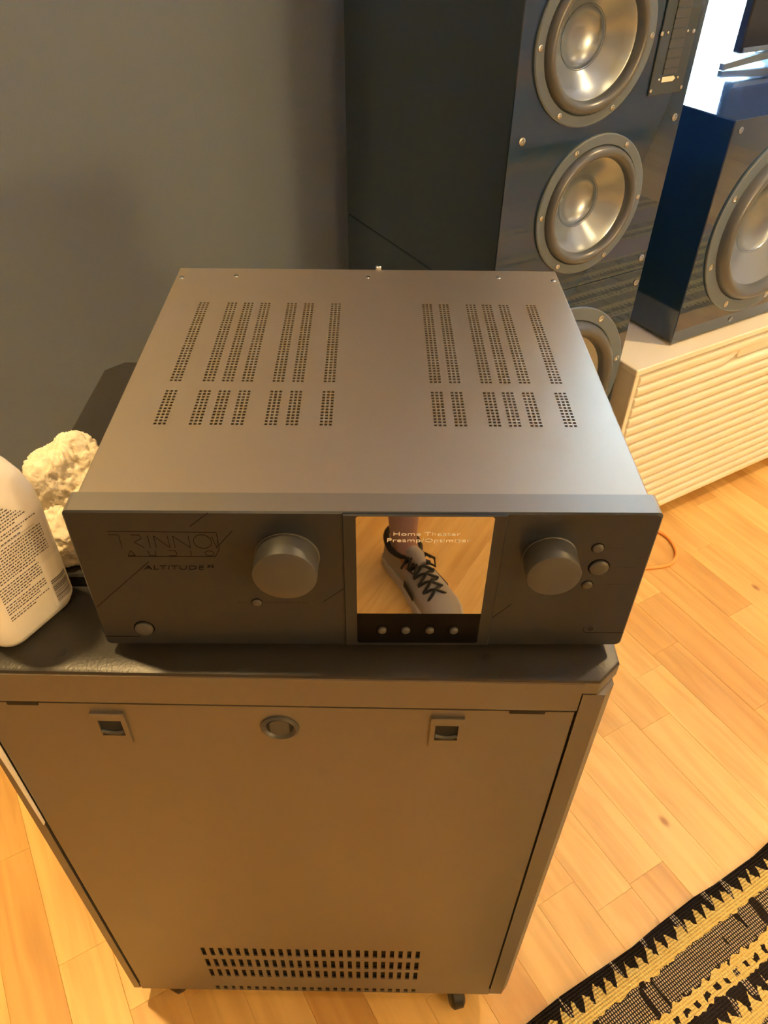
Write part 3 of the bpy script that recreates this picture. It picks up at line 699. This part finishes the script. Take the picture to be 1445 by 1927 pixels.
MB().lathe([(.045, 0), (.045, .004), (.03, .006)], 32, (X(.815), ty-.0005, 1.68), '-y', cap1=True).build('port_plug', MT['flange'], tower, 40)
for (u_, z) in ((.6420, 1.042), (.9800, 1.039), (.9830, .785), (.9850, .733), (.6400, .785), (.6400, .733), (.642, 1.30), (.98, 1.74), (.642, 1.74)): bscrew(tower, X(u_), z, ty-.0005)
tp_ = MB().box(X(.9000), X(.9790), ty-.0035, ty-.0005, 1.080, 1.520, .001).build('tweeter', MT['tweeter'], tower)
MB().box(X(.9230), X(.9555), ty-.0046, ty-.0034, 1.1100, 1.490).build('ribbon', MT['ribbon'], tp_)
for i in range(26):
    zz = 1.118+i*.0142; MB().box(X(.9232), X(.9553), ty-.0056, ty-.0044, zz, zz+.0018).build('ribbon_rib', MT['tweeter'], tp_)
flat([(X(.9240), 1.0985), (X(.9500), 1.0985), (X(.9550), 1.1025), (X(.9500), 1.1065), (X(.9240), 1.1065)], ty-.0042, 'felt_tab', MT['felt'], tp_)
for (u_, z, r) in ((.9030, 1.0880, .003), (.9750, 1.0870, .003), (.9005, 1.170, .0034), (.9140, 1.171, .002), (.9590, 1.170, .002), (.9725, 1.169, .0034), (.9170, 1.1035, .002), (.9610, 1.103, .002), (.905, 1.26, .003), (.973, 1.26, .003)):
    MB().lathe([(r, 0), (r, .0012), (r*.5, .0016)], 12, (X(u_), ty-.0034, z), '-y', cap1=True).build('screw', MT['screw'], tp_, 40)
for (x, y) in ((-.15, -.22), (.15, -.22), (-.15, .22), (.15, .22)):
    MB().lathe([(.02, 0), (.02, .0125)], 16, (x, y, 0), cap0=True, cap1=True).build('foot', MT['plastic'], tower, 40)
# centre speaker on the console
CTZ = .5450; CH = .4680; CU0, CU1, CMF, CMB = 1.1500, 2.1500, .633, 1.080
cs = tag(empty('centre_speaker', R((CU0+CU1)/2, (CMF+CMB)/2, CTZ), A30), 'glossy black wide centre loudspeaker with a large woofer on the cream console', 'loudspeaker')
cyf = -(CMB-CMF)/2; hwC = (CU1-CU0)/2; XC = lambda u: u-(CU0+CU1)/2
shell(-hwC, hwC, cyf, -cyf, 0.006, CH).build('cabinet', MT['hazed_black'], cs)
hc = MB()
for (x0, x1, u_) in ((-hwC, 0, 1.3750), (0, hwC, 1.9250)):
    p = holed_front(x0, x1, .006, CH, [(XC(u_), .236, .165)], cyf-.0005, .02); hc.add(p.v, p.f)
hc.build('baffle', MT['hazed_black'], cs)
for u_ in (1.3750, 1.9250): woofer(cs, XC(u_), .2360, .1980, cyf-.0005, 8, .33)
bscrew(cs, XC(1.3380), .0200, cyf-.0005, .006); bscrew(cs, XC(1.96), .0200, cyf-.0005, .006); bscrew(cs, XC(1.170), .45, cyf-.0005, .006)
for x in (-.4, .4):
    for y in (-.17, .17): MB().lathe([(.015, 0), (.015, .007)], 16, (x, y, 0), cap0=True).build('foot', MT['plastic'], cs, 40)

# ================================================================ CONSOLE
KU0, KU1, KMF, KMB, KZ0, KZ1 = 1.0070, 3.0000, .5900, 1.050, .0500, CTZ
con = tag(empty('media_console', R((KU0+KU1)/2, (KMF+KMB)/2, 0), A30), 'low cream media console with horizontal ribbed doors under the centre speaker', 'console')
kx = lambda u: u-(KU0+KU1)/2; ky = lambda m: m-(KMF+KMB)/2
MB().box(kx(KU0-.002), kx(KU1), ky(KMF-.001), ky(KMB), KZ1-.016, KZ1, .002).build('top_board', MT['console'], con)
MB().box(kx(KU0), kx(KU1), ky(KMF+.006), ky(KMB), KZ0, KZ0+.012, .001).build('bottom_board', MT['console'], con)
MB().box(kx(KU0+.02), kx(KU1-.02), ky(KMF+.02), ky(KMF+.026), KZ0+.012, KZ1-.016).build('door_backing', MT['console'], con)
MB().box(kx(KU0+.02), kx(KU1-.02), ky(KMB-.012), ky(KMB-.002), KZ0+.012, KZ1-.016).build('back_board', MT['console'], con)
for s, e in ((KU0, KU0+.012), (KU1-.012, KU1)):
    MB().box(kx(s), kx(e), ky(KMF), ky(KMF+.008), KZ0, KZ1-.016, .0015).build('end_frame', MT['console'], con)
    MB().box(kx(s)+.002, kx(e)-.0005, ky(KMF+.008), ky(KMB), KZ0, KZ1-.016, .001).build('end_panel', MT['console'], con)
for x in (kx(KU0)+.18, kx(KU1)-.18):
    MB().box(x-.02, x+.02, ky(KMF+.14), ky(KMB-.06), 0, KZ0+.001, .002).build('leg', MT['console'], con)
NSL = 17; sp_ = (KZ1-.020-KZ0-.002)/NSL
def slat(u0, u1, z0, h, bend=None, mitre=True):
    """a horizontal lath with a rounded nose; bend = where it scoops into the finger pull"""
    yb = ky(KMF+.020); y0 = ky(KMF+.0005); z1 = z0+h
    sec = [(yb, z0), (y0+.006, z0), (y0+.002, z0+.0012), (y0, z0+.0045), (y0, z1-.0060), (y0+.0018, z1-.0022), (y0+.0055, z1), (yb, z1)]
    n_ = len(sec); st_ = [(kx(u0), .45, 0), (kx(u0)+.006, 1, 0)] if mitre else [(kx(u0), 1, 0)]
    st_ += [(kx(bend), 1, 0), (kx(bend)+.02, 1, .0015), (kx(bend)+.045, .85, .005), (kx(bend)+.07, .55, .008), (kx(bend)+.095, .15, .009)] if bend else [(kx(u1), 1, 0)]
    vs_ = [(x, yb+(y-yb)*k, z+dz*(.3 if z > z0+h*.6 else 1)) for x, k, dz in st_ for (y, z) in sec]
    fs = [tuple(range(n_)), tuple((len(st_)-1)*n_+k for k in range(n_))[::-1]]
    for i in range(len(st_)-1):
        for k in range(n_-1): fs.append((i*n_+k, (i+1)*n_+k, (i+1)*n_+k+1, i*n_+k+1))
    return MB().add(vs_, fs)
for i in range(NSL):
    z0 = KZ0+.002+i*sp_
    for (a, b) in ((KU0+.014, 1.5196), (1.5204, 2.26), (2.2605, KU1-.014)):
        slat(a, b, z0, sp_*.84, 1.285 if (i == NSL-2 and a < 1.1) else None, a < 1.1).build('slat', MT['console'], con, 40)
MB().box(kx(1.37), kx(1.517), ky(KMF+.010), ky(KMF+.020), KZ0+.002+(NSL-2)*sp_, KZ0+.002+(NSL-1)*sp_, .002).build('finger_pull', MT['console'], con)

# ================================================================ TV on the centre speaker
tvz = CTZ+CH
tv = tag(empty('television', R(1.515+.55, .955, tvz), A30), 'black flat television on splayed legs above the centre speaker by the window', 'television')
MB().box(-.55, .55, -.012, .012, .028, .66, .003).build('panel', MT['tv'], tv)
MB().box(-.545, .545, -.016, -.010, .030, .040, .001).build('bottom_bezel', MT['flange'], tv)
MB().box(-.35, .35, .010, .045, .12, .5, .01).build('rear_housing', MT['tv'], tv)
for s in (1, -1):                              # flat blade feet that reach out past the panel and splay front and rear
    lg = MB()
    def blade(p, q, w_, h0, h1):
        p = Vector(p); q = Vector(q); d_ = (q-p).normalized(); sd = Vector((-d_.y, d_.x, 0))*w_/2; H0 = Vector((0, 0, h0)); H1 = Vector((0, 0, h1))
        lg.add([p-sd, p+sd, q+sd, q-sd, p-sd+H0, p+sd+H0, q+sd+H1, q-sd+H1], [(3, 2, 1, 0), (4, 5, 6, 7), (0, 1, 5, 4), (1, 2, 6, 5), (2, 3, 7, 6), (3, 0, 4, 7)])
    blade((-.602*s, -.012, .0005), (-.36*s, .0, .014), .012, .013, .018); blade((-.36*s, 0, .014), (-.34*s, .10, .0005), .012, .018, .008)
    lg.build('leg', MT['flange'], tv)

# ================================================================ RUG, CABLE
RGU0, RGU1, RGN0, RGN1 = .06, 3.1, .170, 1.85
# local x = u, local y = distance in from the long edge facing the rack (towards -m)
rug = MB(); hx_, L_ = (RGU1-RGU0), (RGN1-RGN0)
nx, ny = 60, 34; vs_ = []
for j in range(ny+1):
    for i in range(nx+1):
        x = hx_*i/nx; y = L_*j/ny; e = min(x, hx_-x, y, L_-y)
        edge = .0022*math.sin(x*23)+.0012*math.sin(x*61) if j == 0 else 0
        vs_.append((x, y+edge, .004+.0045*min(1, e/.02)))
top = len(vs_); fs = [(j*(nx+1)+i, j*(nx+1)+i+1, (j+1)*(nx+1)+i+1, (j+1)*(nx+1)+i) for j in range(ny) for i in range(nx)]
bd_ = [i for i in range(nx+1)] + [j*(nx+1)+nx for j in range(1, ny+1)] + [ny*(nx+1)+i for i in range(nx-1, -1, -1)] + [j*(nx+1) for j in range(ny-1, 0, -1)]
vs_ += [(vs_[i][0], vs_[i][1], 0) for i in bd_]
nb_ = len(bd_); fs += [(bd_[k], top+k, top+(k+1) % nb_, bd_[(k+1) % nb_]) for k in range(nb_)]
fs = [f_[::-1] for f_ in fs]
vs_ = [(x, -y, z) for x, y, z in vs_]; fs = [f_[::-1] for f_ in fs]
rg = rug.add([(x, -y, z) for x, y, z in vs_], fs)
# build with y pointing away from the rack: rotate the object half a turn and mirror x
rg.v = [(hx_-x, y, z) for x, y, z in rg.v]; rg.f = [f_ for f_ in rg.f]
ro = tag(rg.build('rug', MT['rug'], None, 1), 'flat woven rug with black, yellow and cream stitched bands on the oak floor', 'rug')
ro.location = R(RGU1, -RGN0, 0); ro.rotation_euler = (0, 0, A30+PI)
cab = [(1.02, .62), (1.10, .600), (1.17, .585), (1.215, .556), (1.222, .515), (1.198, .468), (1.160, .448), (1.120, .455), (1.06, .48), (.98, .50), (.90, .49), (.80, .46), (.72, .48)]
def smooth_path(p, k=6):
    out = []
    for i in range(len(p)-1):
        p0, p1, p2, p3 = [Vector(p[max(0, min(len(p)-1, j))]) for j in (i-1, i, i+1, i+2)]
        for t in range(k):
            s = t/k; out.append(.5*((2*p1)+(p2-p0)*s+(2*p0-5*p1+4*p2-p3)*s*s+(3*p1-p0-3*p2+p3)*s**3))
    out.append(Vector(p[-1])); return out
tag(MB().tube([R(u_, m_, .0047) for u_, m_ in smooth_path(cab)], .0046, 8).build('cable', MT['orange'], None, 60), 'thin orange cable looped on the floor beside the console', 'cable')

# ================================================================ LAMPS
lp = tag(empty('floor_lamp', R(1.27, -3.40, 0), A30), 'brass floor lamp with a glowing globe behind the photographer', 'floor lamp')
MB().lathe([(.15, 0), (.15, .012), (.02, .025)], 40, cap0=True).build('base', MT['lampmetal'], lp, 40)
MB().tube([(0, 0, .02), (0, 0, 1.31)], .011, 12).build('pole', MT['lampmetal'], lp, 60)
MB().lathe([(.001, -.19)]+[(.19*math.sin(PI*k/16), -.19*math.cos(PI*k/16)) for k in range(1, 16)]+[(.001, .19)], 32, (0, 0, 1.49)).build('globe', MT['globe'], lp, 80)
spots = [(1.75, .05, 'above the cream console', 2.2, 150), (-.5, .55, 'above the white bottle', .72, 60), (-.9, -1.0, 'added as fill by the pale side wall', .5, 150), (1.3, -1.3, 'added as fill above the rug', 1, 150), (3.0, -1.4, 'added as fill above the pink sofa', 1, 150)]  # the last three are unseen lamps, added as fill light
for k, (u_, m_, where, pw, sprd) in enumerate(spots):
    d = tag(empty('downlight', R(u_, m_, RH-.012), A30), 'round recessed ceiling downlight '+where, 'ceiling light', 'recessed downlights in the ceiling')
    MB().lathe([(.055, 0), (.062, .002), (.062, .0119), (.05, .0119), (.05, .006)], 28).build('trim_ring', MT['white_trim'], d, 40)
    MB().lathe([(.0005, .007), (.05, .007)], 28).build('lens', MT['downlens'], d)
    ld = bpy.data.lights.new('downlight_lamp', 'AREA'); ld.shape = 'DISK'; ld.size = .09; ld.energy = DOWN_POWER*pw; ld.color = WARM; ld.spread = math.radians(sprd)
    lo = bpy.data.objects.new('downlight_lamp', ld); col.objects.link(lo); lo.parent = d; lo.location = (0, 0, -.004)

# ================================================================ SOFA (seen only as a reflection)
sf = tag(empty('sofa', R(3.0, -2.35, 0), A30), 'dusty pink two seat sofa facing the loudspeakers', 'sofa')
MB().box(-.95, .95, -.42, .40, .08, .30, .02).build('base', MT['sofa'], sf, 40)
for s in (-1, 1):
    MB().box(s*.02, s*.76, -.25, .42, .30, .46, .04).build('seat_cushion', MT['sofa'], sf, 40)
    MB().box(s*.02, s*.76, -.40, -.20, .44, .86, .05).build('back_cushion', MT['sofa'], sf, 40)
    MB().box(s*.78, s*.97, -.42, .42, .08, .62, .04).build('arm', MT['sofa'], sf, 40)
    for y in (-.36, .34): MB().box(s*.85-.025, s*.85+.025, y-.025, y+.025, 0, .081).build('leg', MT['plastic'], sf)
MB().box(-.95, .95, -.52, -.40, .08, .80, .04).build('backrest', MT['sofa'], sf, 40)

# ================================================================ PHOTOGRAPHER (seen in the mirrored display)
import bmesh
def skin_body(name, joints, bones, m, extra=None, sub=2):
    """joints: {name: (pos, radius)}; bones: pairs; first joint is the root"""
    bm = bmesh.new(); lay = bm.verts.layers.skin.verify(); vs_ = {}
    for i, (k, (p, r)) in enumerate(joints.items()):
        v = bm.verts.new(p); v[lay].radius = (r, r) if not isinstance(r, tuple) else r; v[lay].use_root = (i == 0); vs_[k] = v
    for a, b in bones: bm.edges.new((vs_[a], vs_[b]))
    me = bpy.data.meshes.new(name); bm.to_mesh(me); bm.free()
    o = bpy.data.objects.new(name, me); col.objects.link(o)
    md = o.modifiers.new('skin', 'SKIN'); md.use_smooth_shade = True
    sd = o.modifiers.new('sub', 'SUBSURF'); sd.levels = sub; sd.render_levels = sub
    dg = bpy.context.evaluated_depsgraph_get(); me2 = bpy.data.meshes.new_from_object(o.evaluated_get(dg)); bpy.data.objects.remove(o)
    if extra:
        b2 = bmesh.new(); b2.from_mesh(me2); t = extra.mesh('tmp', 1); b2.from_mesh(t); b2.to_mesh(me2); b2.free(); bpy.data.meshes.remove(t)
    me2.name = name; me2.materials.clear(); me2.polygons.foreach_set('use_smooth', [True]*len(me2.polygons))
    return link(name, me2, m)
px_, py_ = -.02, -.98
RA = Vector((.082, -.945, .10)); LA = Vector((-.16, -1.02, .085))
hipc = Vector((px_-.03, py_-.06, .90)); headc = Vector((.0, -.90, 1.60))
J = {
 'pelvis': (tuple(hipc), (.145, .105)),
 'waist': ((px_-.03, py_-.06, 1.05), (.135, .095)), 'chest': ((px_-.02, py_-.04, 1.24), (.15, .105)), 'shoul': ((px_-.02, py_-.03, 1.37), (.11, .08)),
 'neck': ((-.01, -.955, 1.47), .052), 'headb': ((0, -.925, 1.53), .07), 'head': ((0, -.905, 1.60), (.078, .092)), 'crown': ((0, -.915, 1.67), .066),
 'hipR': ((.06, py_-.05, .86), .088), 'kneeR': ((.085, py_-.015, .48), .058), 'calfR': ((.078, py_-.025, .33), .056), 'ankR': (tuple(RA), .034), 'toeR': ((.125, -.87, .042), .022),
 'hipL': ((-.15, py_-.05, .86), .088), 'kneeL': ((-.17, py_-.03, .48), .058), 'calfL': ((-.168, py_-.045, .33), .056), 'ankL': (tuple(LA), .036), 'toeL': ((-.185, -.92, .042), .022),
 'shR': ((.16, -1.0, 1.37), .058), 'elR': ((.24, -.83, 1.15), .042), 'wrR': ((.115, -.575, 1.33), .028), 'paR': ((.098, -.53, 1.365), (.030, .018)),
 'shL': ((-.20, -1.0, 1.37), .058), 'elL': ((-.26, -.83, 1.15), .042), 'wrL': ((-.10, -.575, 1.33), .028), 'paL': ((-.086, -.53, 1.365), (.030, .018)),
}
Bn = [('pelvis', 'waist'), ('waist', 'chest'), ('chest', 'shoul'), ('shoul', 'neck'), ('neck', 'headb'), ('headb', 'head'), ('head', 'crown')]
for s in 'RL': Bn += [('pelvis', 'hip'+s), ('hip'+s, 'knee'+s), ('knee'+s, 'calf'+s), ('calf'+s, 'ank'+s), ('ank'+s, 'toe'+s), ('shoul', 'sh'+s), ('sh'+s, 'el'+s), ('el'+s, 'wr'+s), ('wr'+s, 'pa'+s)]
ex = MB()
for s in (1, -1):                           # four fingers curl behind the phone, the thumb lies along its lower edge
    base = Vector((.092*s+.006, -.515, 1.385))
    for k, ln in enumerate((.9, 1., .95, .78)):
        a = base+Vector((.004*s, -.002, .012-.018*k)); b = a+Vector((-.004*s, .040*ln, .006)); c_ = b+Vector((-.026*s*ln, .012, .0)); d_ = c_+Vector((-.018*s*ln, -.006, -.003))
        ex.tube([a, a.lerp(b, .5), b, c_, d_], [.0095, .0095, .009, .0082, .006], 8)
    t = Vector((.088*s+.006, -.535, 1.352)); ex.tube([t, t+Vector((-.018*s, .012, .008)), t+Vector((-.040*s, .020, .012))], [.011, .0105, .007], 8)
nose = MB().lathe([(.001, 0), (.010, -.008), (.014, -.022), (.012, -.030)], 10, (0, 0, 0)); ex.v_ = None
ex.add([(x, -.808+(-y if y > 0 else y)*.5, 1.600+z+.012) for x, y, z in nose.v], nose.f)
for s in (1, -1):
    ex.tube([(.078*s, -.915, 1.575), (.086*s, -.925, 1.595), (.087*s, -.928, 1.615), (.080*s, -.915, 1.625)], [.006, .008, .008, .005], 8)
person = skin_body('person', J, Bn, MT['skin'], ex)
tag(person, 'standing person in laced grey sneakers, mirrored in the preamp display', 'person')
eye = mat('eye_white', (.8, .8, .78), .3)
for s in (1, -1):
    MB().lathe([(.0115*math.sin(PI*k/8)+.0002, -.0115*math.cos(PI*k/8)) for k in range(9)], 12, (.031*s, -.832, 1.605), '-y').build('eye', eye, person, 80)
MB().tube([(-.022, -.8285, 1.545), (0, -.8215, 1.542), (.022, -.8285, 1.545)], [.003, .005, .003], 8).build('lips', mat('lips', (.35, .12, .1), .5), person, 60)
hr = MB(); hv = []
for j in range(9):
    th = PI*.62*j/8
    for i in range(24):
        ph = 2*PI*i/24; k = 1.0+.02*noise.noise(Vector((i, j, 0)))
        back = math.sin(ph); lim = th if back < -.2 else th*.72
        hv.append((.094*math.sin(lim)*math.cos(ph)*k, -.925+.112*math.sin(lim)*math.sin(ph)*k, 1.632+.108*math.cos(lim)*k))
hr.add(hv, [(j*24+i, (j+1)*24+i, (j+1)*24+(i+1) % 24, j*24+(i+1) % 24) for j in range(8) for i in range(24)]); hr.build('hair', MT['hair'], person, 60)
JS = {'w': ((px_-.03, py_-.06, 1.00), (.150, .112)), 'p': (tuple(hipc), (.158, .120)), 'hr': ((.062, py_-.05, .82), .108), 'tr': ((.08, py_-.03, .56), .098), 'hl': ((-.152, py_-.05, .82), .108), 'tl': ((-.168, py_-.04, .56), .098)}
so = skin_body('shorts', JS, [('w', 'p'), ('p', 'hr'), ('hr', 'tr'), ('p', 'hl'), ('hl', 'tl')], MT['shorts']); so.parent = person
JT = {'w': ((px_-.03, py_-.06, .96), (.162, .120)), 'm': ((px_-.03, py_-.05, 1.12), (.158, .118)), 'c': ((px_-.02, py_-.04, 1.26), (.166, .122)), 's': ((px_-.02, py_-.035, 1.39), (.10, .078)),
      'rs': ((.17, -1.0, 1.38), .072), 're': ((.225, -.89, 1.235), .062), 'ls': ((-.21, -1.0, 1.38), .072), 'le': ((-.248, -.89, 1.235), .062)}
to = skin_body('shirt', JT, [('w', 'm'), ('m', 'c'), ('c', 's'), ('s', 'rs'), ('rs', 're'), ('s', 'ls'), ('ls', 'le')], MT['shirt']); to.parent = person
def sneaker(ox, oy, ang):
    sh = empty('sneaker', (ox, oy, 0), ang); sh.parent = person
    # outline along local y: heel at 0, toe at .295
    st = [(.000, .022, .030, .080), (.012, .031, .030, .088), (.045, .036, .030, .094), (.085, .037, .030, .092), (.12, .038, .030, .086), (.155, .043, .030, .074), (.19, .048, .030, .064), (.225, .049, .030, .056), (.255, .043, .030, .050), (.280, .030, .030, .043), (.292, .014, .029, .036)]
    vs_ = []; K = 13
    for (y, w_, zb, zt) in st:
        for k in range(K):
            a = PI*k/(K-1); vs_.append((w_*math.cos(a)*(1 if abs(math.cos(a)) < .9 else .99)+.010*math.sin(PI*y/.3)*.4, y, zb-.006+(zt-zb+.006)*math.sin(a)**.75))
    fs = [(i*K+k, (i+1)*K+k, (i+1)*K+k+1, i*K+k+1) for i in range(len(st)-1) for k in range(K-1)] + [tuple(range(K)), tuple((len(st)-1)*K+k for k in range(K))[::-1]]
    MB().add(vs_, fs).build('upper', MT['shoe'], sh, 60)
    ol = [(w_*1.06+.003, y) for (y, w_, _, _) in st]; poly = [(w_+.004*math.sin(PI*y/.3), y) for w_, y in ol]+[(.002, .298)]+[(-w_+.004*math.sin(PI*y/.3), y) for w_, y in ol[::-1]]
    MB().prism(poly, 0, .026, .003).build('sole', MT['sole'], sh, 40)
    col_ = [(.040*math.cos(a)*.95, .055+.052*math.sin(a), .092+.014*(math.sin(a) < 0)*abs(math.sin(a))) for a in [2*PI*k/24 for k in range(24)]]
    MB().tube(col_, .0075, 8, True).build('collar', MT['lace'], sh, 60)
    MB().tube([(0, .10, .098), (0, .125, .104), (0, .145, .098)], [.020, .019, .012], 10).build('tongue', MT['shoe'], sh, 60)
    lc = MB()
    for k in range(5):
        y = .118+.021*k; zt = .100-.0078*k; wl = .024-.001*k
        lc.tube([(-wl-.006, y-.006, zt-.016), (-wl*.5, y, zt-.002), (0, y+.006, zt+.001), (wl*.5, y+.012, zt-.005), (wl+.006, y+.016, zt-.018)], .0034, 6)
        lc.tube([(wl+.006, y-.006, zt-.016), (wl*.5, y, zt-.002), (0, y+.006, zt+.001), (-wl*.5, y+.012, zt-.005), (-wl-.006, y+.016, zt-.018)], .0034, 6)
    for s in (-1, 1):
        lc.tube([(0, .118, .106), (s*.02, .125, .108), (s*.038, .140, .096), (s*.030, .158, .088), (s*.010, .140, .100), (0, .120, .106)], .0034, 6)
        lc.tube([(0, .118, .106), (s*.022, .112, .100), (s*.042, .118, .078)], .0032, 6)
    lc.build('laces', MT['lace'], sh, 60)
    for s in (-1, 1):
        pt = MB(); ys2 = [.13, .15, .17, .185]; vv = []
        for i, y in enumerate(ys2):
            w_ = .041+.004*i*.6; vv += [(s*(w_+.0035)+.003, y, .030), (s*(w_+.001)+.003, y, .050-.003*i)]
        pt.add(vv, [(2*i, 2*i+2, 2*i+3, 2*i+1) for i in range(3)]); pt.build('side_overlay', MT['lace'], sh)
    return sh
sneaker(.055, -1.000, -math.radians(29)); sneaker(-.150, -1.08, math.radians(10))
ph = tag(MB().box(-.0375, .0375, -.076, .076, -.010, -.002, .003).build('phone', MT['plastic'], None), 'black phone held up in both hands', 'phone')
ph.matrix_world = cam.matrix_world @ Matrix.Translation((0, -.055, .016))
